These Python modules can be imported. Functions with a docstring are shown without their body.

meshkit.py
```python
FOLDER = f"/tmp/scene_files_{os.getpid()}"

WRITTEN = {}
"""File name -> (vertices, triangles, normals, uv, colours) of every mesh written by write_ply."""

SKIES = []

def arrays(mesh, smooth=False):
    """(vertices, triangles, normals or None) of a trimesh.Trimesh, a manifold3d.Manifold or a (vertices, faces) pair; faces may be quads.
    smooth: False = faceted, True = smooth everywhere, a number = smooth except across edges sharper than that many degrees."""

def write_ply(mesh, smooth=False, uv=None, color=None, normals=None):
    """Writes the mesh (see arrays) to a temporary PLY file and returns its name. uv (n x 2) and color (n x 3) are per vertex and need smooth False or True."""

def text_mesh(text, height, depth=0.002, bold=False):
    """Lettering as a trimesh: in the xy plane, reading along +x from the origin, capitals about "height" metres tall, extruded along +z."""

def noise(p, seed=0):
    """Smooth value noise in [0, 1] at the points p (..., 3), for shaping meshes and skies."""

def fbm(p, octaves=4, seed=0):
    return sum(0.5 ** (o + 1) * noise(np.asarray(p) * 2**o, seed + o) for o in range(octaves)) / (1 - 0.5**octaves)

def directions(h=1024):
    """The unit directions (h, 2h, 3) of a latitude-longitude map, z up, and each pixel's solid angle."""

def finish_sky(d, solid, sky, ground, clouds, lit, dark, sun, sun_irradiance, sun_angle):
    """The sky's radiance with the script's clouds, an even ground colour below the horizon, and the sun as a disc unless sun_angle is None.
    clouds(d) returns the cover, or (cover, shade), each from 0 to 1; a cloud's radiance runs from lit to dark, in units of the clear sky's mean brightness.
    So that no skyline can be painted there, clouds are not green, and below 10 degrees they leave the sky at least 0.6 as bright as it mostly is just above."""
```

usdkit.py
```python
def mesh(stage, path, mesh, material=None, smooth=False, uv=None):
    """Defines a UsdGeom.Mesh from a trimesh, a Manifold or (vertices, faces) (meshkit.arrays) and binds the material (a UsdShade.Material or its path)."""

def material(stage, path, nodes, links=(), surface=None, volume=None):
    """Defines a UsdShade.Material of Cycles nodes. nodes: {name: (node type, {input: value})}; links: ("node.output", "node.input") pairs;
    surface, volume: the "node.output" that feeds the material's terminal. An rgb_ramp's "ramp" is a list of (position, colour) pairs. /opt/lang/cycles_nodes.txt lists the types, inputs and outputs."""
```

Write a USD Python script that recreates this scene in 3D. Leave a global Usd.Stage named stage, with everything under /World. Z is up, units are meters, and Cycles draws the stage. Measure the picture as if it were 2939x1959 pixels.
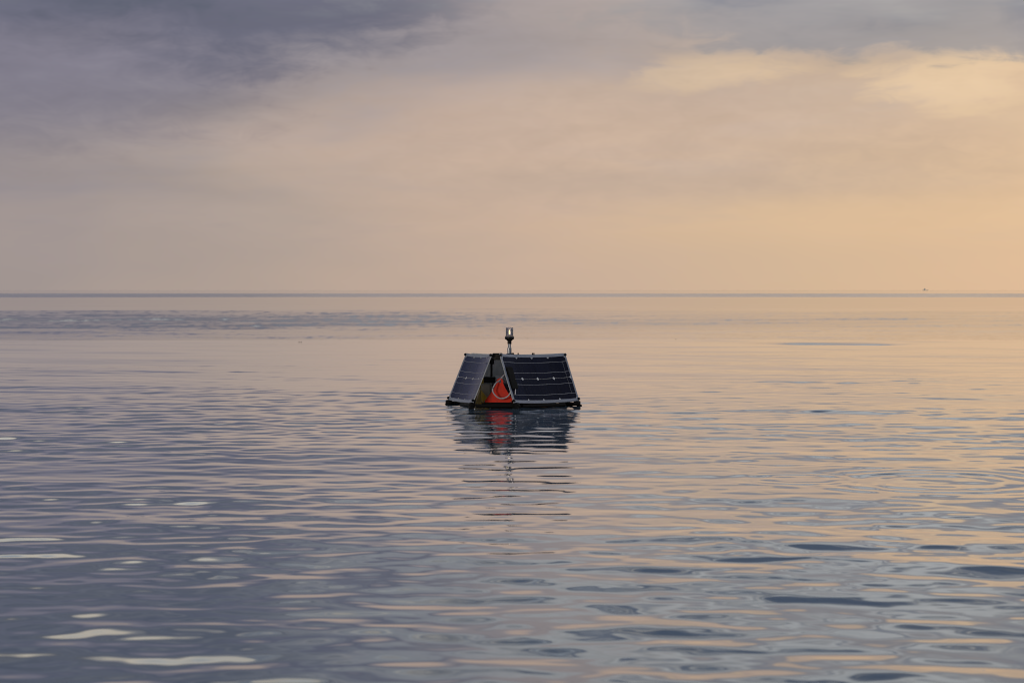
import math, random
import numpy as np, trimesh, usdkit, meshkit
from shapely.geometry import Polygon, Point
from shapely.ops import unary_union
from pxr import Usd, UsdGeom, UsdLux, UsdShade, Gf, Sdf, Vt

stage = Usd.Stage.CreateInMemory()
UsdGeom.SetStageUpAxis(stage, "Z")
UsdGeom.SetStageMetersPerUnit(stage, 1.0)
UsdGeom.Xform.Define(stage, "/World")
UsdGeom.Scope.Define(stage, "/World/Looks")
rng = np.random.default_rng(7)
random.seed(7)

# ------------------------------------------------------------------ camera
CAM_H = 0.82                  # metres above the water
BUOY_Y = 14.25                # distance of the buoy
cam = UsdGeom.Camera.Define(stage, "/World/camera")
cam.CreateHorizontalApertureAttr(36.0)
cam.CreateVerticalApertureAttr(24.0)
cam.CreateFocalLengthAttr(70.0)
cam.CreateFStopAttr(8.0)
cam.CreateFocusDistanceAttr(BUOY_Y - 0.2)
cam.CreateClippingRangeAttr(Gf.Vec2f(0.05, 200000.0))
cam.CreateExposureAttr(0.0)
PITCH = -1.47
cam.AddTranslateOp().Set(Gf.Vec3d(0, 0, CAM_H))
cam.AddRotateXOp().Set(90.0 + PITCH)

# ------------------------------------------------------------------ light and sky
SUN_AZ = math.radians(33.0)   # clockwise from +y (the view direction): beyond the right edge
SUN_EL = math.radians(7.0)
SKY_STRENGTH = 0.10
sun = UsdLux.DistantLight.Define(stage, "/World/sun")
sun.CreateIntensityAttr(0.14)
sun.CreateAngleAttr(14.0)
sun.CreateNormalizeAttr(True)
sun.CreateColorAttr(Gf.Vec3f(1.0, 0.84, 0.62))
sun.AddRotateZOp().Set(-math.degrees(SUN_AZ))
sun.AddRotateXOp().Set(90.0 - math.degrees(SUN_EL) + 0.0)


def lin(c):
    c = np.asarray(c, float) / 255.0
    return tuple(np.where(c <= 0.04045, c / 12.92, ((c + 0.055) / 1.055) ** 2.4))


class Graph:
    """A little expression builder for Cycles node graphs."""

    def __init__(self):
        self.nodes, self.links, self.k = {}, [], 0

    def node(self, kind, out, **inputs):
        self.k += 1
        name = f"n{self.k}"
        const = {}
        for key, v in inputs.items():
            if isinstance(v, str) and "." in v and v.split(".")[0] in self.nodes:
                self.links.append((v, f"{name}.{key}"))
            else:
                const[key] = v
        self.nodes[name] = (kind, const)
        return f"{name}.{out}"

    def m(self, op, a, b=0.0, c=0.0, clamp=False):
        return self.node("math", "value", math_type=op, use_clamp=clamp, value1=a, value2=b, value3=c)

    def add(self, a, b): return self.m("add", a, b)
    def sub(self, a, b): return self.m("subtract", a, b)
    def mul(self, a, b): return self.m("multiply", a, b)

    def step(self, v, a, b):                 # smoothstep of v from a to b
        return self.node("map_range", "result", range_type="smoothstep", value=v, from_min=a, from_max=b, to_min=0.0, to_max=1.0, clamp=True)

    def mix(self, f, a, b):
        return self.node("mix_color", "result", blend_type="mix", fac=f, a=a, b=b, use_clamp=True, use_clamp_result=False)

    def ramp(self, f, stops):
        return self.node("rgb_ramp", "color", fac=f, ramp=stops, interpolate=True)


def sky_material():
    g = Graph()
    d = g.node("texture_coordinate", "generated")
    sep = g.node("separate_xyz", "x", vector=d).split(".")[0]
    x, y, z = sep + ".x", sep + ".y", sep + ".z"
    deg = 180 / math.pi
    az = g.mul(g.m("arctan2", x, y), deg)
    el = g.mul(g.m("arcsine", z), deg)
    # distance in azimuth from the hidden sun, 0..180
    s = g.sub(az, math.degrees(SUN_AZ))
    s = g.m("wrap", s, 180.0, -180.0)
    s = g.m("absolute", s)
    # streaky noise fields on the direction itself (flattened: clouds near the horizon are wide)
    flat = g.node("mapping", "vector", mapping_type="point", vector=d, scale=(1.0, 1.0, 3.6))
    n_big = g.node("noise_texture", "fac", vector=flat, scale=6.5, detail=4.0, roughness=0.5, distortion=0.3)
    n_mid = g.node("noise_texture", "fac", vector=flat, scale=19.0, detail=6.0, roughness=0.55, distortion=0.5)
    wide = g.node("mapping", "vector", mapping_type="point", vector=d, scale=(1.0, 1.0, 7.0), location=(3.1, 1.7, 0.4))
    n_str = g.node("noise_texture", "fac", vector=wide, scale=9.0, detail=5.0, roughness=0.5, distortion=0.2)
    wob = g.mul(g.sub(n_mid, 0.5), 1.0)
    wob2 = g.mul(g.sub(n_big, 0.5), 1.0)
    wobs = g.sub(n_str, 0.5)
    wisp = g.node("mapping", "vector", mapping_type="point", vector=d, scale=(1.0, 1.0, 2.2), location=(0.7, 2.1, 0.2))
    n_fine = g.node("noise_texture", "fac", vector=wisp, scale=58.0, detail=6.0, roughness=0.6, distortion=0.8)
    wob = g.add(wob, g.mul(g.sub(n_fine, 0.5), 0.45))

    # the low haze layer: warm towards the sun, grey-mauve away from it
    sn = g.m("divide", g.add(s, g.mul(wob2, 9.0)), 180.0, clamp=True)
    low = g.ramp(sn, [(0, lin((236, 200, 158))), (16 / 180, lin((212, 181, 153))), (24 / 180, lin((206, 179, 152))), (33 / 180, lin((196, 172, 155))), (41 / 180, lin((175, 159, 150))), (47 / 180, lin((160, 149, 147))),
                      (90 / 180, lin((132, 132, 142))), (1, lin((112, 118, 134)))])
    warm = g.ramp(sn, [(0, lin((240, 204, 158))), (16 / 180, lin((215, 183, 152))), (25 / 180, lin((207, 179, 152))), (34 / 180, lin((200, 174, 156))), (41 / 180, lin((176, 160, 152))), (47 / 180, lin((162, 150, 149))),
                       (90 / 180, lin((130, 130, 140))), (1, lin((110, 116, 132)))])
    mauve = g.ramp(sn, [(0, lin((205, 190, 165))), (16 / 180, lin((180, 167, 155))), (24 / 180, lin((172, 160, 155))), (33 / 180, lin((160, 150, 152))), (41 / 180, lin((140, 134, 142))), (47 / 180, lin((132, 128, 140))),
                        (90 / 180, lin((118, 120, 134))), (1, lin((106, 112, 128)))])
    e1 = g.add(el, g.mul(wobs, 2.6))
    col = g.mix(g.step(e1, 0.0, 2.2), low, warm)
    # faint darker streaks in the warm layer
    col = g.mix(g.mul(g.step(n_str, 0.52, 0.72), g.mul(g.step(el, 0.6, 2.0), 0.30)), col, mauve)
    e2 = g.add(el, g.add(g.mul(wob2, 4.5), g.mul(wob, 1.6)))
    # how high the warm layer reaches depends on the distance from the sun
    top = g.sub(g.m("multiply_add", s, -0.115, 9.2), 0.0)
    col = g.mix(g.step(g.sub(e2, top), -2.0, 2.2), col, mauve)

    def blob(a0, e0, ra, re, soft, wob_a=1.0, wob_b=0.5, tilt=0.0):
        """1 inside an oblong patch of sky centred at azimuth a0, elevation e0 (degrees), ragged edges."""
        da = g.sub(az, a0)
        de = g.sub(g.sub(el, e0), g.mul(da, tilt))
        q = g.add(g.m("power", g.m("absolute", g.m("divide", da, ra)), 2.0), g.m("power", g.m("absolute", g.m("divide", de, re)), 2.0))
        q = g.add(g.m("sqrt", q), g.add(g.mul(wob, wob_a), g.mul(wob2, wob_b)))
        return g.sub(1.0, g.step(q, 1.0 - soft, 1.0 + soft))

    cream = lin((232, 202, 166))
    slate = lin((101, 102, 122))
    slate2 = lin((124, 120, 138))
    greyblue = lin((150, 148, 154))
    # sunlit bank on the right under the grey lid
    b1 = blob(12.6, 6.0, 2.3, 0.85, 0.55, 2.9, 0.6, 0.02)
    b2 = blob(6.0, 6.25, 2.2, 0.38, 0.6, 3.0, 0.4, 0.05)
    b3 = g.mul(blob(21.5, 5.2, 6.0, 1.6, 0.6, 1.5, 0.9, 0.0), 0.8)
    bank = g.m("maximum", g.m("maximum", b1, g.mul(b2, 0.75)), b3)
    mid1 = blob(4.5, 4.6, 9.0, 1.5, 0.8, 1.2, 0.8, 0.03)
    col = g.mix(g.mul(mid1, 0.55), col, lin((196, 172, 158)))
    mid2 = blob(3.2, 3.05, 7.5, 0.45, 0.9, 0.9, 0.5, 0.0)
    col = g.mix(g.mul(mid2, 0.5), col, lin((184, 164, 152)))
    mid3 = blob(10.5, 2.0, 7.0, 0.55, 0.9, 0.9, 0.5, 0.03)
    col = g.mix(g.mul(mid3, 0.35), col, lin((224, 190, 153)))
    col = g.mix(g.mul(bank, 0.74), col, cream)
    lid = blob(13.5, 8.9, 12.0, 2.35, 0.16, 0.9, 0.35, 0.0)
    col = g.mix(g.mul(lid, 0.85), col, greyblue)
    warmgap = blob(2.6, 8.2, 3.2, 2.0, 0.9, 1.0, 0.8, 0.0)
    col = g.mix(g.mul(warmgap, 0.4), col, lin((186, 170, 162)))
    # dark clouds top left
    d0 = blob(-12.5, 7.6, 6.0, 2.7, 0.55, 1.4, 1.2, 0.05)
    col = g.mix(g.mul(d0, 0.75), col, slate2)
    d1 = blob(-6.2, 8.6, 5.2, 1.9, 0.50, 1.3, 0.9, 0.06)
    d2 = blob(-14.5, 8.6, 6.0, 1.2, 0.6, 1.3, 0.8, 0.0)
    dark = g.m("maximum", d1, d2)
    col = g.mix(g.mul(dark, 0.92), col, slate)
    d3 = blob(15.2, 8.0, 1.2, 1.0, 0.5, 1.5, 1.2, 0.0)
    col = g.mix(g.mul(d3, 0.7), col, lin((112, 118, 138)))

    # broken cloud overhead, the same all round: slate clouds, bright gaps between them
    plane = g.node("vector_math", "vector", math_type="multiply", vector1=d, vector2=(1.0, 1.0, 0.0))
    zz = g.m("divide", 1.0, g.add(g.m("maximum", z, 0.0), 0.16))
    plane = g.node("vector_math", "vector", math_type="scale", vector1=plane, scale=zz)
    n_hi = g.node("noise_texture", "fac", vector=plane, scale=1.9, detail=6.0, roughness=0.52, distortion=0.6)
    high = g.ramp(n_hi, [(0.0, lin((84, 96, 122))), (0.40, lin((92, 104, 128))), (0.48, lin((150, 160, 174))), (0.54, lin((246, 234, 214))), (0.60, lin((214, 226, 236))), (1.0, lin((226, 236, 246)))])
    # the half of the sky away from the sunset is already darker
    high = g.node("vector_math", "vector", math_type="scale", vector1=high, scale=g.m("multiply_add", g.step(s, 45.0, 130.0), -0.62, 1.0))
    col = g.mix(g.step(g.add(el, g.mul(wob2, 5.0)), 9.5, 16.0), col, high)
    # the cloud banks just above the picture, as the water shows them
    r1 = blob(11.0, 11.9, 20.0, 3.2, 0.5, 1.2, 0.8)
    tone = g.add(n_big, g.mul(wobs, 0.9))
    col = g.mix(g.mul(r1, 0.85), col, g.ramp(tone, [(0.30, lin((128, 136, 154))), (0.44, lin((160, 163, 170))), (0.54, lin((186, 186, 184))), (0.66, lin((206, 208, 208)))]))
    r2 = blob(12.0, 18.4, 22.0, 5.4, 0.30, 1.7, 0.9)
    col = g.mix(g.mul(r2, 0.9), col, lin((84, 95, 118)))
    l1 = blob(-17.0, 11.0, 16.0, 2.5, 0.30, 1.1, 0.8)
    l2 = blob(-17.5, 18.2, 14.0, 5.0, 0.4, 1.6, 0.9)
    col = g.mix(g.mul(l2, 0.85), col, g.mix(g.step(el, 14.5, 19.5), tuple(1.35 * q for q in lin((244, 230, 206))), lin((196, 210, 224))))
    col = g.mix(g.mul(l1, 0.9), col, g.ramp(tone, [(0.32, lin((86, 91, 110))), (0.50, lin((98, 101, 118))), (0.66, lin((122, 124, 136)))]))
    # below the horizon (never seen: the water reaches it) the low haze goes on
    puff = g.add(g.mul(g.sub(n_mid, 0.5), 0.24), g.add(g.mul(g.sub(n_fine, 0.5), 0.16), g.mul(wobs, 0.26)))
    puff = g.m("multiply_add", puff, g.step(el, 0.3, 5.0), 1.0)
    col = g.node("vector_math", "vector", math_type="scale", vector1=col, scale=puff)
    k = 1.0 / SKY_STRENGTH
    col = g.node("vector_math", "vector", math_type="scale", vector1=col, scale=k)
    sky = g.node("sky_texture", "color", sky_type="single_scattering", sun_disc=False, sun_elevation=SUN_EL, sun_rotation=SUN_AZ)
    allc = g.mix(0.96, sky, col)
    bg = g.node("background_shader", "background", color=allc, strength=SKY_STRENGTH)
    return usdkit.material(stage, "/World/Looks/sky_look", g.nodes, g.links, surface=bg)


dome = UsdLux.DomeLight.Define(stage, "/World/sky")
UsdShade.MaterialBindingAPI.Apply(dome.GetPrim()).Bind(sky_material())
dome.GetPrim().SetCustomDataByKey("kind", "structure")
dome.GetPrim().SetCustomDataByKey("label", "cloudy sunset sky, slate blue at left and peach at right")
dome.GetPrim().SetCustomDataByKey("category", "sky")


# ------------------------------------------------------------------ helpers
def tag(p, label=None, cat=None, group=None, kind=None):
    p = p.GetPrim() if hasattr(p, "GetPrim") else p
    for k, v in (("label", label), ("category", cat), ("group", group), ("kind", kind)):
        if v:
            p.SetCustomDataByKey(k, v)
    return p


used = {}


def path_of(name, parent):
    key = (parent, name)
    n = used.get(key, -1) + 1
    used[key] = n
    return f"{parent}/{name}" + (f"_{n:03d}" if n else "")


def obj(name, mesh, mat, parent="/World", smooth=30, label=None):
    p = path_of(name, str(parent))
    usdkit.mesh(stage, p, mesh, mat, smooth=smooth)
    if label:
        stage.GetPrimAtPath(p).SetCustomDataByKey("label", label)
    return p


def mat_simple(name, color, rough=0.5, metallic=0.0, var=0.0, scale=30.0, ior=1.5, bump=0.0, **extra):
    """Principled with a little procedural tone and roughness variation."""
    g = Graph()
    co = g.node("texture_coordinate", "object")
    n = g.node("noise_texture", "fac", vector=co, scale=scale, detail=5.0, roughness=0.6)
    c0 = tuple(np.clip(np.array(color) * (1 - var), 0, 1))
    c1 = tuple(np.clip(np.array(color) * (1 + var), 0, 1))
    base = g.ramp(n, [(0.3, c0), (0.7, c1)])
    r = g.node("map_range", "result", range_type="linear", value=n, from_min=0.3, from_max=0.7, to_min=max(rough - 0.08, 0.02), to_max=min(rough + 0.08, 1.0), clamp=True)
    inp = dict(base_color=base, roughness=r, metallic=metallic, ior=ior, **extra)
    if bump:
        inp["normal"] = g.node("bump", "normal", height=n, strength=bump, distance=0.002)
    s = g.node("principled_bsdf", "BSDF", **inp)
    return usdkit.material(stage, f"/World/Looks/{name}", g.nodes, g.links, surface=s)


# ------------------------------------------------------------------ water: one sheet to the horizon with real waves
F1024 = 70.0 / 36.0 * 1024    # only used to choose how fine the sheet has to be at each distance


def smooth01(t):
    t = np.clip(t, 0, 1)
    return t * t * (3 - 2 * t)


def build_water():
    # rings: close together where a camera near the water would see them so
    phi_near, phi_far = math.atan(CAM_H / 3.6), 2.6e-5
    rows = 1400
    ph = np.linspace(phi_near, math.atan(CAM_H / 900.0), rows)
    r_main = CAM_H / np.tan(ph)
    r_far = np.geomspace(900.0, 40000.0, 40)[1:]
    r_in = np.linspace(0.0, 3.6, 60)[:-1]
    R = np.concatenate([r_in, r_main, r_far])
    half = math.radians(25.0)
    th = np.concatenate([np.linspace(-half, half, 740), np.linspace(half, 2 * math.pi - half, 60)[1:-1]])
    nr, nt = len(R), len(th)
    dth = np.diff(np.concatenate([th, [th[0] + 2 * math.pi]]))
    dth = np.maximum(dth, np.roll(dth, 1))
    rr, tt = np.meshgrid(R, th, indexing="ij")
    x, y = rr * np.sin(tt), rr * np.cos(tt)
    dR = np.gradient(R)[:, None]
    dS = rr * dth[None, :]
    ur = (np.sin(tt), np.cos(tt))
    z = np.zeros_like(x); gx = np.zeros_like(x); gy = np.zeros_like(x); lost = np.zeros_like(x)
    fb = lambda sx, sy, seed, o=3: meshkit.fbm(np.stack([x / sx, y / sy, np.zeros_like(x)], -1), o, seed) - 0.5

    patch = fb(5.0, 3.0, 3)
    patch4 = fb(1.6, 1.1, 31)
    patch2 = fb(60.0, 18.0, 11)
    patch3 = fb(400.0, 90.0, 23)
    azd = np.degrees(np.arctan2(x, y))
    front = np.where(y > 0, 1.0, 1.0)
    # slope amplitudes by place
    near = 1 - smooth01((rr - 3.0) / 9.5)
    a_rip = 0.009 + 0.013 * (1 - smooth01((rr - 13) / 16.0)) + 0.037 * near                     # ripples of 0.15 .. 0.9 m
    a_rip = a_rip * np.clip(1.0 + 2.2 * patch + 1.2 * patch4, 0.45, 2.0)
    a_long = 0.008 - 0.001 * near                    # 1 .. 4 m
    # wind-ruffled bands across the bay
    band = smooth01((rr - 36 - 3.0 * patch2 * 6) / 3.0) * (1 - smooth01((rr - 86 - patch2 * 40) / 8.0))
    band = band * np.clip(1.0 - 0.58 * smooth01((azd + 6) / 13.0), 0, 1) * np.clip(0.85 + 1.6 * patch2, 0.3, 1.2)
    far = smooth01((rr - 215 - 60 * patch3) / 35.0) * (1 - smooth01((rr - 500 - 200 * patch3) / 120.0))
    far = far * np.clip(0.85 + 1.3 * patch3, 0.4, 1.15)
    a_band = 0.042 * band + 0.030 * far
    # a little disturbed streak of water on the right, about 31 m off
    cx, cy = 31.0 * math.sin(math.radians(9.0)), 31.0 * math.cos(math.radians(9.0))
    splash = np.exp(-(((x - cx) / 1.15) ** 2 + ((y - cy) / 0.85) ** 2) ** 2)
    a_splash = 0.060 * splash

    def add(amp, lam_lo, lam_hi, count, mean, spread, seed):
        q = np.random.default_rng(seed)
        nonlocal z, gx, gy, lost
        lam = np.exp(q.uniform(math.log(lam_lo), math.log(lam_hi), count))
        ang = mean + q.normal(0, spread, count)
        pha = q.uniform(0, 2 * math.pi, count)
        for L, a, p in zip(lam, ang, pha):
            kx, ky = 2 * math.pi / L * math.sin(a), 2 * math.pi / L * math.cos(a)
            kr = np.abs(kx * ur[0] + ky * ur[1]) * dR
            ks = np.abs(kx * ur[1] - ky * ur[0]) * dS
            w = np.exp(-(np.maximum(kr, ks) / 2.0) ** 4)
            s = amp * math.sqrt(2.0 / count)             # slope amplitude of this wave
            k = math.hypot(kx, ky)
            arg = kx * x + ky * y + p
            z += s * w / k * np.sin(arg)
            c = s * w * np.cos(arg)
            gx += c * kx / k; gy += c * ky / k
            lost += (s * s) * (1 - w * w) / 2
    if True:
        add(a_rip * 0.85, 0.12, 0.38, 76, math.pi, 0.72, 1)
        add(a_rip * 0.50, 0.32, 0.95, 30, math.pi + 0.1, 0.55, 6)
        add(a_rip * 0.32 * near, 0.06, 0.12, 34, math.pi, 0.9, 2)
        add(a_long, 1.0, 4.5, 22, math.pi + 0.25, 0.45, 3)
        add(a_band, 1.2, 9.0, 40, math.pi - 0.1, 0.55, 4)
        add(a_splash, 0.7, 1.7, 16, math.pi, 0.6, 5)
    # rings of a fish rising, lower right
    for (px, py, rad, lam, amp) in ((1.82, 8.5, 0.42, 0.13, 0.05), (1.25, 8.65, 0.22, 0.10, 0.05), (1.30, 9.6, 0.3, 0.12, 0.03)):
        q = np.hypot(x - px, y - py) + 1e-6
        wgt = amp * np.exp(-((q - rad) / (0.55 * rad)) ** 2) * np.exp(-(2 * math.pi / lam * np.maximum(dR, dS) / 1.5) ** 4)
        k = 2 * math.pi / lam
        z += wgt / k * np.sin(k * q)
        c = wgt * np.cos(k * q)
        gx += c * (x - px) / q; gy += c * (y - py) / q
    # small rings around the bobbing buoy
    q = np.hypot(x + 0.018, y - BUOY_Y) + 1e-6
    wgt = 0.022 * np.exp(-np.maximum(q - 0.35, 0) / 0.45) * np.exp(-(2 * math.pi / 0.16 * np.maximum(dR, dS) / 2.0) ** 4)
    k = 2 * math.pi / 0.16
    z += wgt / k * np.sin(k * q)
    gx += wgt * np.cos(k * q) * x / q; gy += wgt * np.cos(k * q) * (y - BUOY_Y) / q
    # short ripples of the ruffled bands, too small for the sheet: they only tilt its normals
    q = np.random.default_rng(77)
    wn = q.normal(0, 1, x.shape)
    wn = (wn + np.roll(wn, 1, 1) + np.roll(wn, 2, 1)) / 1.7
    wn = (wn + 0.7 * np.roll(wn, 1, 0)) / 1.2
    gy += wn * (0.026 * band + 0.006 * far)
    fade = 1 - smooth01((rr - 900) / 500.0)
    z *= fade; gx *= fade; gy *= fade
    n = np.stack([-gx, -gy, np.ones_like(x)], -1)
    n /= np.linalg.norm(n, axis=-1, keepdims=True)
    extra = (0.036 * band) ** 2 + (0.045 * far) ** 2 + (0.012 * splash) ** 2
    alpha = np.sqrt(2 * (np.minimum(lost, 2e-4) * 0.08 + extra)) + 0.0012
    rough = np.clip(np.sqrt(alpha), 0.03, 0.45)
    v = np.stack([x, y, z], -1).reshape(-1, 3)
    i, j = np.meshgrid(np.arange(nr - 1), np.arange(nt), indexing="ij")
    j2 = (j + 1) % nt
    a, b, c, d = i * nt + j, (i + 1) * nt + j, (i + 1) * nt + j2, i * nt + j2
    f = np.concatenate([np.stack([a, b, c], -1).reshape(-1, 3), np.stack([a, c, d], -1)[1:].reshape(-1, 3)])
    f = f[:, ::-1]
    return v, f, n.reshape(-1, 3), rough.reshape(-1)


def water_material():
    g = Graph()
    ra = g.node("attribute", "fac", attribute="rough")
    fr = g.node("fresnel", "fac", IOR=1.34)
    fac = g.sub(1.0, g.m("power", g.sub(1.0, fr), 1.65))
    # ruffled water shows the eye more of the steep faces that mirror less
    fac = g.mul(fac, g.m("multiply_add", g.mul(ra, ra), -2.8, 1.0))
    deep = g.node("diffuse_bsdf", "BSDF", color=(0.030, 0.050, 0.075))
    gloss = g.node("glossy_bsdf", "BSDF", color=(0.98, 0.98, 0.99), roughness=ra, distribution="beckmann")
    s = g.node("mix_closure", "closure", fac=fac, closure1=deep, closure2=gloss)
    return usdkit.material(stage, "/World/Looks/sea_water", g.nodes, g.links, surface=s)


def put_water():
    v, f, n, ro = build_water()
    m = UsdGeom.Mesh.Define(stage, "/World/water")
    m.CreatePointsAttr(Vt.Vec3fArray.FromNumpy(v.astype(np.float32)))
    m.CreateFaceVertexCountsAttr(Vt.IntArray.FromNumpy(np.full(len(f), 3, np.int32)))
    m.CreateFaceVertexIndicesAttr(Vt.IntArray.FromNumpy(f.astype(np.int32).ravel()))
    m.CreateSubdivisionSchemeAttr("none")
    m.CreateNormalsAttr(Vt.Vec3fArray.FromNumpy(n.astype(np.float32)))
    m.SetNormalsInterpolation("vertex")
    UsdGeom.PrimvarsAPI(m).CreatePrimvar("rough", Sdf.ValueTypeNames.FloatArray, "vertex").Set(Vt.FloatArray.FromNumpy(ro.astype(np.float32)))
    UsdShade.MaterialBindingAPI.Apply(m.GetPrim()).Bind(water_material())
    tag(m, "calm rippled sea reflecting the sunset clouds", "water", kind="structure")


put_water()

# ------------------------------------------------------------------ materials of the buoy
M = {
    "black": mat_simple("black_plastic", (0.006, 0.006, 0.007), 0.5, var=0.4, bump=0.15, specular_ior_level=0.18),
    "rubber": mat_simple("black_rubber", (0.004, 0.004, 0.005), 0.7, var=0.4, bump=0.3, specular_ior_level=0.18),
    "steel": mat_simple("stainless_steel", (0.26, 0.28, 0.32), 0.3, metallic=1.0, var=0.15),
    "border": mat_simple("panel_border", (0.26, 0.29, 0.38), 0.45, var=0.10, scale=12),
    "backsheet": mat_simple("panel_backsheet", (0.74, 0.76, 0.80), 0.5, var=0.08, scale=14),
    "silver": mat_simple("busbar_silver", (0.30, 0.31, 0.36), 0.4, metallic=0.2, var=0.1),
    "red": mat_simple("red_plate", (0.80, 0.026, 0.008), 0.5, var=0.30, scale=22, bump=0.1, specular_ior_level=0.2),
    "yellow": mat_simple("yellow_float", (0.42, 0.27, 0.015), 0.5, var=0.2, scale=18, bump=0.15),
    "beige": mat_simple("grey_case", (0.42, 0.41, 0.36), 0.55, var=0.12, scale=20),
    "cable": mat_simple("cable_sheath", (0.62, 0.60, 0.66), 0.45, var=0.12, scale=60),
    "navy": mat_simple("dark_cabinet", (0.02, 0.022, 0.035), 0.5, var=0.3),
    "debris": mat_simple("dark_wood", (0.035, 0.022, 0.016), 0.8, var=0.4),
}


def cell_material(name, tone):
    """Dark blue silicon under a clear film, with the fine pale finger lines and dried water marks."""
    g = Graph()
    co = g.node("texture_coordinate", "object")
    sep = g.node("separate_xyz", "x", vector=co).split(".")[0]
    fx = g.m("fraction", g.m("multiply", sep + ".x", 1 / 0.0130))
    line = g.m("less_than", g.m("absolute", g.sub(fx, 0.5)), 0.045)
    st = g.node("mapping", "vector", mapping_type="point", vector=co, scale=(60.0, 5.0, 5.0))
    streak = g.node("noise_texture", "fac", vector=st, scale=1.0, detail=4.0, roughness=0.6)
    spots = g.node("noise_texture", "fac", vector=co, scale=95.0, detail=2.0, roughness=0.5)
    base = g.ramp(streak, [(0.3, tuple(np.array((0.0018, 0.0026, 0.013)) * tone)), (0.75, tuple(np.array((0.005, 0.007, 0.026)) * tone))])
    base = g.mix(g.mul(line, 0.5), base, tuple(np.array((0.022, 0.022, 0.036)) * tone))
    ro = g.add(g.mul(streak, 0.10), g.mul(g.step(spots, 0.60, 0.72), 0.12))
    ro = g.add(ro, 0.10)
    drops = g.node("bump", "normal", height=g.step(spots, 0.6, 0.68), strength=0.12, distance=0.001)
    s = g.node("principled_bsdf", "BSDF", base_color=base, roughness=ro, ior=1.30, specular_ior_level=0.24, normal=drops)
    return usdkit.material(stage, f"/World/Looks/{name}", g.nodes, g.links, surface=s)


CELLS = [cell_material("solar_cell", 1.0), cell_material("solar_cell_paler", 1.25), cell_material("solar_cell_darker", 0.8)]
PAINTED_SHEEN = [cell_material("solar_cell_painted_sheen", 3.4), cell_material("solar_cell_painted_sheen_paler", 4.2), cell_material("solar_cell_painted_sheen_darker", 2.8)]  # left panel: reflected sky sheen painted in as a lighter cell colour


def lens_material():
    g = Graph()
    fr = g.node("fresnel", "fac", IOR=1.5)
    fr2 = g.node("math", "value", math_type="multiply_add", value1=fr, value2=0.9, value3=0.06, use_clamp=True)
    t = g.node("transparent_bsdf", "BSDF", color=(0.86, 0.86, 0.90))
    gl = g.node("glossy_bsdf", "BSDF", color=(0.9, 0.9, 0.95), roughness=0.08)
    s = g.node("mix_closure", "closure", fac=fr2, closure1=t, closure2=gl)
    return usdkit.material(stage, "/World/Looks/clear_lens", g.nodes, g.links, surface=s)


M["lens"] = lens_material()
M["bulb"] = usdkit.material(stage, "/World/Looks/lit_bulb", {"p": ("principled_bsdf", {"base_color": (0.9, 0.8, 0.55), "roughness": 0.2, "emission_color": (1.0, 0.78, 0.38), "emission_strength": 1.3})}, [], surface="p.BSDF")

# ------------------------------------------------------------------ mesh helpers
def T(x=0, y=0, z=0):
    return trimesh.transformations.translation_matrix([x, y, z])


def frame_matrix(o, X, Y, Z):
    m = np.eye(4)
    m[:3, 0], m[:3, 1], m[:3, 2], m[:3, 3] = X, Y, Z, o
    return m


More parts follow.
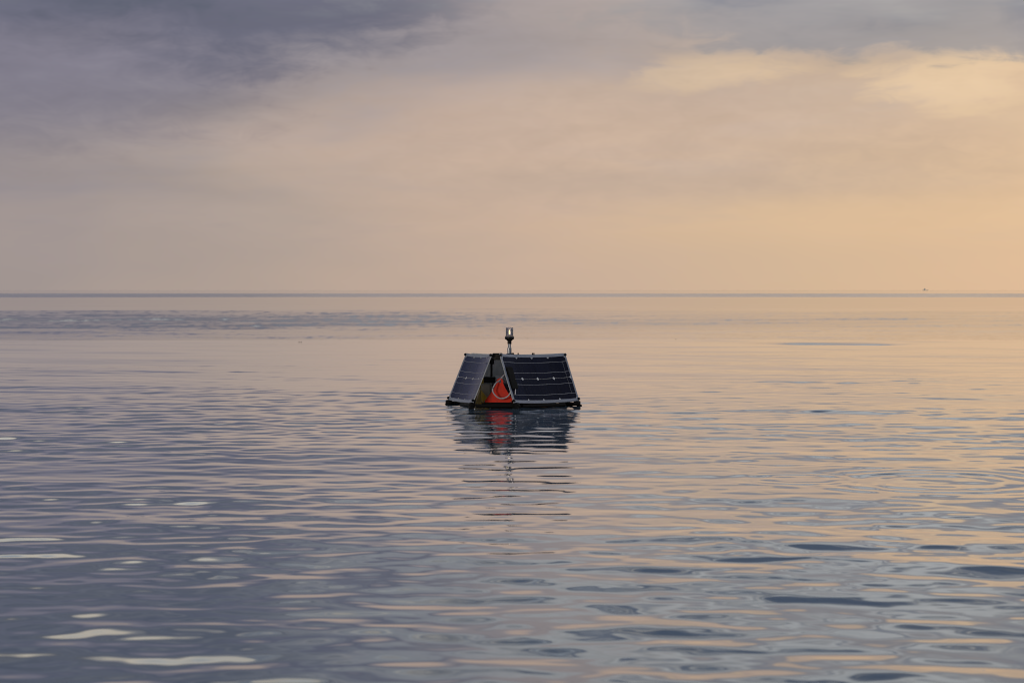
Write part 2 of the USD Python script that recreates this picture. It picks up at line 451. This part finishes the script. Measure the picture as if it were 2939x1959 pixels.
def rounded(ex, r=0.004, at=(0, 0, 0), seg=2):
    """A box with chamfered edges: the hull of its inset corners."""
    ex = np.array(ex, float)
    r = min(r, ex.min() * 0.45)
    pts = []
    for sx in (-1, 1):
        for sy in (-1, 1):
            for sz in (-1, 1):
                c = np.array([sx, sy, sz]) * (ex / 2 - r)
                for ax in range(3):
                    p = c.copy(); p[ax] += [sx, sy, sz][ax] * r
                    pts.append(p)
                pts.append(c + np.array([sx, sy, sz]) * r * 0.62)
    m = trimesh.convex.convex_hull(np.array(pts))
    m.apply_translation(at)
    return m


def rod(a, b, r, sides=12):
    a, b = np.asarray(a, float), np.asarray(b, float)
    return trimesh.creation.cylinder(radius=r, segment=[a, b], sections=sides)


def tube(points, r, sides=8):
    p = np.asarray(points, float)
    t = np.gradient(p, axis=0); t /= np.linalg.norm(t, axis=1, keepdims=True)
    ref = np.array([0.3, 0.2, 0.93])
    a = np.cross(t, ref); a /= np.linalg.norm(a, axis=1, keepdims=True)
    b = np.cross(t, a)
    an = np.arange(sides) * 2 * np.pi / sides
    v = (p[:, None] + r * (np.cos(an)[None, :, None] * a[:, None] + np.sin(an)[None, :, None] * b[:, None])).reshape(-1, 3)
    n = len(p)
    f = []
    for i in range(n - 1):
        for j in range(sides):
            q, w = i * sides + j, i * sides + (j + 1) % sides
            f += [[q, w, w + sides], [q, w + sides, q + sides]]
    for j in range(1, sides - 1):
        f += [[0, j + 1, j], [(n - 1) * sides, (n - 1) * sides + j, (n - 1) * sides + j + 1]]
    m = trimesh.Trimesh(v, f, process=False)
    m.fix_normals()
    return m


def spline(pts, n=40):
    from scipy.interpolate import CubicSpline
    pts = np.asarray(pts, float)
    d = np.concatenate([[0], np.cumsum(np.linalg.norm(np.diff(pts, axis=0), axis=1))])
    return CubicSpline(d, pts)(np.linspace(0, d[-1], n))


def lathe(profile, sections=32):
    return trimesh.creation.revolve(np.asarray(profile, float), sections=sections)


cat = trimesh.util.concatenate

# ------------------------------------------------------------------ the solar buoy
U = 0.000509                    # metres per measuring unit
AZ_R = math.radians(46.5)
normals = [np.array([math.sin(AZ_R + k * 2 * math.pi / 3), -math.cos(AZ_R + k * 2 * math.pi / 3), 0.0]) for k in range(3)]  # right front, rear, left
PANEL_W, LEAN, RISE = 1337 * U, 270 * U, 665 * U
A_TOP, A_BOT = 447 * U, 717 * U
Z_BOT, Z_TOP = 0.030, 0.030 + 665 * U
SLANT = math.hypot(LEAN, RISE)
BOW = 0.026

root = "/World/solar_buoy"
rx = UsdGeom.Xform.Define(stage, root)
rx.AddTranslateOp().Set(Gf.Vec3d(-0.018, BUOY_Y, 0.0))
rx.AddRotateXYZOp().Set(Gf.Vec3f(-1.5, 0.0, 0.0))
tag(rx, "triangular floating buoy of three leaning solar panels with a light on top", "buoy")


def panel_frame(n):
    Y = np.array([-n[0] * LEAN, -n[1] * LEAN, RISE]) / SLANT
    X = np.array([-n[1], n[0], 0.0])
    Z = np.cross(X, Y)
    o = n * (A_TOP + A_BOT) / 2 + np.array([0, 0, (Z_BOT + Z_TOP) / 2])
    return o, X, Y, Z


def plate(x0, x1, y0, y1, z0, z1, cut=0.0, nx=None):
    """A thin plate in a panel's own plane, cut corners, divided along x so that it can bow with the panel."""
    nx = nx or max(2, int((x1 - x0) / 0.04) + 1)
    xs = np.linspace(x0, x1, nx + 1)
    if cut:
        xs = np.unique(np.concatenate([xs, [x0 + cut, x1 - cut]]))
    lo = np.array([y0 + max(0.0, cut - min(x - x0, x1 - x)) for x in xs])
    hi = np.array([y1 - max(0.0, cut - min(x - x0, x1 - x)) for x in xs])
    n = len(xs)
    v = np.concatenate([np.stack([xs, lo, np.full(n, z1)], 1), np.stack([xs, hi, np.full(n, z1)], 1), np.stack([xs, lo, np.full(n, z0)], 1), np.stack([xs, hi, np.full(n, z0)], 1)])
    f = []
    for i in range(n - 1):
        a, b, c, d = i, i + 1, n + i + 1, n + i
        f += [[a, b, c], [a, c, d]]
        a2, b2, c2, d2 = 2 * n + i, 2 * n + i + 1, 3 * n + i + 1, 3 * n + i
        f += [[a2, c2, b2], [a2, d2, c2], [a, b2, b], [a, a2, b2], [d, c, c2], [d, c2, d2]]
    f += [[0, n, 3 * n], [0, 3 * n, 2 * n], [n - 1, 4 * n - 1, 2 * n - 1], [n - 1, 3 * n - 1, 4 * n - 1]]
    return trimesh.Trimesh(v, f, process=False)


def bow(m):
    v = np.array(m.vertices)
    v[:, 2] -= BOW * (1 - np.clip(np.abs(v[:, 0]) / (PANEL_W / 2), 0, 1) ** 2)
    m.vertices = v
    return m


def ring_gasket(x, y):
    m = trimesh.creation.cylinder(radius=0.009, height=0.005, sections=14)
    m.apply_translation([x, y, 0.005])
    return m


def make_panel(n, label, first):
    o, X, Y, Z = panel_frame(n)
    mx = frame_matrix(o, X, Y, Z)
    p = path_of("solar_panel", root)
    xf = UsdGeom.Xform.Define(stage, p)
    xf.AddTransformOp().Set(Gf.Matrix4d(mx.T.tolist()))
    xf.GetPrim().SetCustomDataByKey("label", label)
    W, H = PANEL_W, SLANT
    obj("backsheet", bow(plate(-W / 2, W / 2, -H / 2, H / 2, -0.004, 0.0, nx=20)), M["backsheet"], p)
    edge_y, edge_l, edge_r = 0.021, 0.016, 0.011
    obj("border_strip", bow(plate(-W / 2, W / 2, H / 2 - edge_y, H / 2, 0.0004, 0.0035, nx=20)), M["border"], p)
    obj("border_strip", bow(plate(-W / 2, W / 2, -H / 2, -H / 2 + edge_y, 0.0004, 0.0035, nx=20)), M["border"], p)
    obj("border_strip", bow(plate(-W / 2, -W / 2 + edge_l, -H / 2 + edge_y, H / 2 - edge_y, 0.0004, 0.0032, nx=2)), M["border"], p)
    obj("border_strip", bow(plate(W / 2 - edge_r, W / 2, -H / 2 + edge_y, H / 2 - edge_y, 0.0004, 0.0032, nx=2)), M["border"], p)
    x0, x1 = -W / 2 + edge_l + 0.003, W / 2 - edge_r - 0.002
    y0, y1 = -H / 2 + edge_y + 0.0005, H / 2 - edge_y - 0.0005
    gx_, gy_ = 0.0012, 0.0022
    cw, ch = (x1 - x0 - 3 * gx_) / 4, (y1 - y0 - gy_) / 2
    for r in range(2):
        for c in range(4):
            a = x0 + c * (cw + gx_)
            b = y0 + r * (ch + gy_)
            obj("cell", bow(plate(a, a + cw, b, b + ch, 0.0006, 0.0016, cut=0.0125, nx=14)), (PAINTED_SHEEN if first == 2 else CELLS)[(r * 4 + c * 3 + first) % 3 if (r + c) % 3 == 0 else 0], p)
    for r in range(2):
        for q in (0.27, 0.75) if r else (0.25, 0.73):
            yy = y0 + r * (ch + gy_) + q * ch
            obj("busbar", bow(plate(x0, x1, yy - 0.0012, yy + 0.0012, 0.0017, 0.0027, nx=40)), M["silver"], p)
    xr = x1 - 0.036
    obj("ribbon", bow(plate(xr - 0.0006, xr + 0.0006, y0 + 0.035, y1 - 0.03, 0.0023, 0.0027, nx=2)), M["silver"], p)
    return p


pp = [make_panel(normals[0], "dark navy solar panel facing right", 0), make_panel(normals[1], "rear solar panel seen from its pale back", 1), make_panel(normals[2], "left solar panel with a painted sky sheen and dried drops", 2)]

# junction box along the inner edge of the right panel
jb = rounded((0.058, 0.165, 0.014), 0.004)
jb.apply_translation([-PANEL_W / 2 + 0.047, -0.002, 0.008])
obj("junction_box", jb, M["rubber"], pp[0])
jl = rod((-PANEL_W / 2 + 0.05, -0.085, 0.006), (-PANEL_W / 2 + 0.032, -0.125, 0.006), 0.004)
obj("cable_gland", jl, M["cable"], pp[0])
# back box on the rear panel (its inner side)
bb = rounded((0.12, 0.05, 0.022), 0.004)
bb.apply_translation([0.02, 0.05, -0.042])
obj("junction_box", bb, M["black"], pp[1])

# corner joints: one black block above and two clamps below at every corner of the triangle
verts_dir = [-normals[1], -normals[2], -normals[0]]      # near corner, right rear corner, left rear corner


def corner_block(d, radius, z, size, r=0.006):
    side = np.array([-d[1], d[0], 0.0])
    m = rounded(size, r)
    m.apply_transform(frame_matrix(d * radius + np.array([0, 0, z]), side, d, np.array([0, 0, 1.0])))
    return m


for i, d in enumerate(verts_dir):
    b = obj("corner_block", corner_block(d, 2 * A_TOP - 0.100, Z_TOP - (0.020 if i == 0 else 0.034), (0.066, 0.05, 0.048)), M["black"], root)
for n in normals:
    o, X, Y, Z = panel_frame(n)
    for sx in (-1, 1):
        c = o + X * sx * (PANEL_W / 2 - 0.006) + Y * (SLANT / 2 - 0.012) + Z * 0.005
        k = rod(c - Z * 0.016, c + Z * 0.006, 0.0092, 16)
        obj("clamp_knob", k, M["black"], root)
        c2 = o + X * sx * (PANEL_W / 2 - 0.004) - Y * (SLANT / 2 - 0.014) + Z * 0.005
        k = rod(c2 - Z * 0.016, c2 + Z * 0.007, 0.0092, 16)
        obj("clamp_knob", k, M["black"], root)
        bolt = rod(c2 + Z * 0.0075, c2 + Z * 0.011, 0.0045, 6)
        obj("bolt", bolt, M["steel"], root)
        bolt = rod(c + Z * 0.0065, c + Z * 0.010, 0.0045, 6)
        obj("bolt", bolt, M["steel"], root)
        foot_c = o + X * sx * (PANEL_W / 2 - 0.022) - Y * (SLANT / 2) + np.array([0, 0, -0.017])
        foot = cat([rounded((0.040, 0.048, 0.036), 0.012), rounded((0.030, 0.036, 0.03), 0.008, (sx * 0.012, -0.01, -0.024)), rounded((0.024, 0.03, 0.024), 0.008, (-sx * 0.022, 0.0, -0.006))])
        foot.apply_transform(frame_matrix(foot_c, X, np.array([-n[0], -n[1], 0]), np.array([0, 0, 1.0])))
        obj("float_foot", foot, M["rubber"], root)

# upper frame: three black rails just behind the panels' top edges, a deck plate for the mast
for n in normals:
    o, X, Y, Z = panel_frame(n)
    c = n * (A_TOP - 0.045) + np.array([0, 0, Z_TOP - 0.032])
    obj("top_rail", rod(c - X * (PANEL_W / 2 - 0.07), c + X * (PANEL_W / 2 - 0.07), 0.009, 10), M["black"], root)
from shapely.geometry import LineString
deck = unary_union([LineString([(0, 0), tuple((d * (2 * A_TOP - 0.115))[:2])]).buffer(0.022) for d in verts_dir] + [Point(0, 0).buffer(0.06), Polygon([(0, -0.06), (0.19, -0.03), (0.18, 0.02), (0, 0.03)])])
dk = trimesh.creation.extrude_polygon(deck, 0.008, engine="earcut")
dk.apply_translation([0, 0, Z_TOP - 0.018])
obj("deck_plate", dk, M["black"], root)
for (bx, by) in ((0.028, -0.05), (0.062, -0.06), (0.165, -0.02), (0.175, 0.0), (-0.06, -0.05), (0.02, 0.05)):
    obj("stud", cat([rod((bx, by, Z_TOP - 0.011), (bx, by, Z_TOP + 0.004), 0.004, 8), rod((bx, by, Z_TOP - 0.010), (bx, by, Z_TOP - 0.004), 0.0065, 6)]), M["black"], root)

# legs from deck to base at the three corners, inside
for d in verts_dir[1:]:
    a = d * (2 * A_TOP - 0.13) + np.array([0, 0, Z_TOP - 0.02])
    b = d * (0.43) + np.array([0, 0, 0.012])
    obj("corner_leg", rod(a, b, 0.011, 10), M["black"], root)

# lower frame: hexagon of black tubes lying at the water
hexa = []
for n in normals:
    o, X, Y, Z = panel_frame(n)
    e = n * (A_BOT - 0.03)
    hexa.append((e - X * (PANEL_W / 2 - 0.02), e + X * (PANEL_W / 2 - 0.02)))
for i, (a, b) in enumerate(hexa):
    za = np.array([0, 0, 0.004])
    inset = (b - a) / np.linalg.norm(b - a)
    obj("base_tube", rod(a + za + inset * (0.24 if i == 2 else 0.095), b + za - inset * 0.10, 0.012, 12), M["rubber"], root)
    c, d_ = hexa[i][1], hexa[(i + 1) % 3][0]
    obj("corner_tube", rod(c + np.array([0, 0, 0.006]), d_ + np.array([0, 0, 0.006]), 0.0135, 12), M["rubber"], root)
inner = [rod(d * 0.05 + np.array([0, 0, -0.01]), d * 0.44 + np.array([0, 0, -0.01]), 0.022, 12) for d in verts_dir]
for m_ in inner:
    obj("base_spoke", m_, M["rubber"], root)

# red lifting plates at the corners: flared foot, round eye on top
def fin_shape():
    zs = np.linspace(0, 1, 22)
    half = 0.024 + (0.115 - 0.024) * (1 - zs) ** 1.25
    hz = zs * 0.135
    pts = [(-h, z) for h, z in zip(half, hz)] + [(h, z) for h, z in zip(half[::-1], hz[::-1])]
    body = Polygon(pts)
    body = unary_union([body, Point(0, 0.146).buffer(0.0245, 12)]).buffer(0.004).buffer(-0.004)
    return body.difference(Point(0, 0.147).buffer(0.0095, 10))


for i, d in enumerate(verts_dir):
    rad = 0.30
    shape = fin_shape()
    m = trimesh.creation.extrude_polygon(shape, 0.008, engine="earcut")
    m.apply_translation([0, 0, -0.004])
    side = np.array([-d[1], d[0], 0.0])
    # lean the plate a little inward
    up = np.array([0, 0, 1.0]) - d * 0.10
    up /= np.linalg.norm(up)
    out = np.cross(side, up)
    mx = frame_matrix(d * rad + np.array([0, 0, 0.026]), side, up, out)
    m.apply_transform(mx)
    p = obj("lifting_plate", m, M["yellow"] if i == 2 else M["red"], root, label=("red lifting plate with a round eye at the near corner", None, "yellow lifting plate at the left corner")[i])
    ringm = trimesh.creation.torus(0.0118, 0.0036, major_sections=24, minor_sections=8)
    ringm.apply_translation([0, 0.147, 0.0])
    ringm.apply_transform(mx)
    obj("eyelet", ringm, M["steel"], p)
    bar = rounded((0.255, 0.012, 0.018), 0.003)
    bar.apply_translation([0, -0.008, 0.0])
    bar.apply_transform(mx)
    obj("foot_bar", bar, M["rubber"], p)
    for bx in (-0.122, -0.104, 0.086, 0.104):
        bm = trimesh.creation.icosphere(1, 0.0042)
        bm.apply_translation([bx, 0.003, 0.017 if abs(bx) > 0.0 else 0])
        bm.apply_transform(mx)
        obj("bolt", bm, M["steel"], p)

# tether cable through the near eye
d = verts_dir[0]
fx, fy = d[0] * 0.30, d[1] * 0.30


def cp(u, v, depth):     # measuring units right of the mast, above the waterline -> buoy coordinates
    return (u * U, depth, v * U)


eye_y = fy + 0.004
loop = spline([cp(-50, 440, -0.235), cp(-100, 398, -0.265), cp(-138, 352, eye_y), cp(-168, 335, eye_y - 0.018), cp(-218, 270, -0.325), cp(-232, 225, -0.33), cp(-205, 165, -0.335), cp(-150, 118, -0.338),
               cp(-95, 110, -0.34), cp(-35, 130, -0.345), cp(8, 180, -0.35), cp(26, 250, -0.345)], 60)
obj("tether_cable", tube(loop, 0.0050, 8), M["cable"], root)

# inside: rear post with a black bracket, equipment case, dark cabinet, yellow floats
obj("inner_post", rounded((0.016, 0.016, 0.20), 0.003, (-0.130, 0.10, 0.255)), M["black"], root)
obj("hanging_bracket", rounded((0.030, 0.02, 0.045), 0.004, (-0.126, -0.02, Z_TOP - 0.055)), M["black"], root)
obj("bracket_box", rounded((0.085, 0.05, 0.046), 0.005, (-0.143, 0.05, 0.178)), M["black"], root)
obj("equipment_case", rounded((0.075, 0.05, 0.145), 0.008, (-0.168, 0.06, 0.078)), M["beige"], root)
obj("mounting_plate", rounded((0.05, 0.004, 0.05), 0.001, (-0.072, 0.08, 0.180)), M["backsheet"], root)
obj("cabinet", rounded((0.27, 0.16, 0.145), 0.01, (0.008, 0.085, 0.085)), M["navy"], root)
for i, d in enumerate(verts_dir):
    if i == 0:
        continue
yw = trimesh.convex.convex_hull(np.array([(-0.245, -0.05, 0.0), (-0.195, -0.16, 0.0), (-0.155, -0.05, 0.0), (-0.235, 0.05, 0.01), (-0.215, -0.04, 0.125), (-0.205, -0.10, 0.115), (-0.225, 0.03, 0.11), (-0.145, -0.02, 0.03), (-0.15, 0.03, 0.0)]))
obj("yellow_float", yw, M["yellow"], root, smooth=False)
yw2 = trimesh.convex.convex_hull(np.array([(0.20, 0.10, 0.0), (0.30, 0.16, 0.0), (0.22, 0.20, 0.0), (0.22, 0.14, 0.10), (0.25, 0.17, 0.09), (0.2, 0.2, 0.08)]))
obj("yellow_float", yw2, M["yellow"], root, smooth=False)

# mast and light
obj("mast_flange", lathe([(0, Z_TOP - 0.010), (0.024, Z_TOP - 0.010), (0.024, Z_TOP - 0.003), (0.018, Z_TOP), (0.0, Z_TOP)], 28), M["black"], root)
obj("mast_sleeve", lathe([(0, Z_TOP - 0.002), (0.0155, Z_TOP - 0.002), (0.0158, Z_TOP + 0.036), (0.0145, Z_TOP + 0.041), (0.0, Z_TOP + 0.041)], 28), M["steel"], root)
scr = rod((0.0, -0.0170, Z_TOP + 0.032), (0.0, -0.013, Z_TOP + 0.032), 0.003, 10)
obj("set_screw", scr, M["black"], root)
obj("mast_pole", rod((0, 0, Z_TOP + 0.040), (0, 0, Z_TOP + 0.073), 0.0112, 28), M["steel"], root)
zb = Z_TOP + 0.067
bl = path_of("beacon_light", root)
UsdGeom.Xform.Define(stage, bl)
obj("lamp_housing", lathe([(0, zb), (0.0140, zb), (0.0148, zb + 0.003), (0.0146, zb + 0.022), (0.0190, zb + 0.027), (0.0325, zb + 0.036), (0.0335, zb + 0.039), (0.0335, zb + 0.049), (0.0325, zb + 0.052), (0.0300, zb + 0.0535),
                            (0.0300, zb + 0.0565), (0.0275, zb + 0.059), (0.0, zb + 0.059)], 40), M["black"], bl)
obj("trim_ring", lathe([(0.0322, zb + 0.0512), (0.0332, zb + 0.0512), (0.0332, zb + 0.0530), (0.0322, zb + 0.0530), (0.0322, zb + 0.0512)], 40), M["border"], bl)
zl = zb + 0.0592
prof = [(0.0, zl + 0.001), (0.0262, zl + 0.001)]
for k in range(8):
    prof += [(0.0278, zl + 0.003 + k * 0.0066), (0.0250, zl + 0.003 + k * 0.0066 + 0.0040)]
prof += [(0.0272, zl + 0.0555), (0.0255, zl + 0.0585), (0.0, zl + 0.0590)]
obj("lens", lathe(prof, 40), M["lens"], bl, smooth=20)
obj("bulb", lathe([(0, zl + 0.010), (0.0035, zl + 0.010), (0.0040, zl + 0.014), (0.0046, zl + 0.021), (0.0050, zl + 0.028), (0.0038, zl + 0.036), (0.0020, zl + 0.043), (0, zl + 0.044)], 16), M["bulb"], bl)
obj("bulb_socket", lathe([(0, zl + 0.0015), (0.010, zl + 0.0015), (0.010, zl + 0.005), (0.0055, zl + 0.006), (0.0055, zl + 0.0095), (0, zl + 0.0098)], 20), M["steel"], bl)
cap = lathe([(0, zl + 0.0592), (0.0110, zl + 0.0592), (0.0105, zl + 0.0612), (0, zl + 0.0618)], 24)
obj("lens_cap", cap, M["lens"], bl)

# ------------------------------------------------------------------ specks floating far out
def speck(x, y, r, label):
    m = trimesh.creation.icosphere(2, r)
    v = np.array(m.vertices)
    v *= (0.8 + 0.5 * meshkit.noise(v / r * 1.3 + x, 4))[:, None]
    v[:, 2] *= 0.9
    m.vertices = v
    m.apply_translation([x, y, r * 0.35])
    tag(stage.GetPrimAtPath(obj("small_float", m, M["debris"])), label, "float", kind="thing")


def ground_at(px, py):           # a place on the water seen at this spot of the picture (measured in the photograph)
    d = CAM_H * 5715.0 / (py - 833.0)
    return (px - 1469.5) / 5715.0 * d, d


for (px, py, r, lab) in ((858, 981, 0.006, "tiny dark speck afloat left of the buoy, left one of the pair"), (864, 981, 0.006, "tiny dark speck afloat left of the buoy, right one of the pair"),
                         (1940, 974, 0.006, "single tiny dark speck afloat to the right of the buoy light")):
    x_, y_ = ground_at(px, py)
    speck(x_, y_, r, lab)

# ------------------------------------------------------------------ a boat, barely seen far off on the horizon
BOAT_Y = 10000.0
boat = "/World/boat"
sx = UsdGeom.Xform.Define(stage, boat)
sx.AddTranslateOp().Set(Gf.Vec3d(BOAT_Y * (2655 - 1469.5) / 5715.0, BOAT_Y, 0.0))
tag(sx, "faint pale boat far off on the horizon at right", "boat")
M["boat"] = mat_simple("boat_paint", (0.82, 0.80, 0.76), 0.6, var=0.05, scale=0.05)
hm = trimesh.creation.extrude_polygon(Polygon([(-13, -0.5), (13, -0.5), (17, 3.4), (9, 2.6), (-14, 2.4)]), 6.0, engine="earcut")
hm.apply_transform(trimesh.transformations.rotation_matrix(math.pi / 2, [1, 0, 0]))
hm.apply_translation([0, 3, 0])
obj("hull", hm, M["boat"], boat, smooth=False)
obj("wheelhouse", cat([rounded((9, 4.4, 5), 0.3, (-3, 0, 5.0)), rounded((6, 3.6, 3), 0.3, (-2.6, 0, 9.0))]), M["boat"], boat, smooth=False)
obj("mast", rod((-3, 0, 10.4), (-3, 0, 17), 0.18, 8), M["boat"], boat, smooth=False)
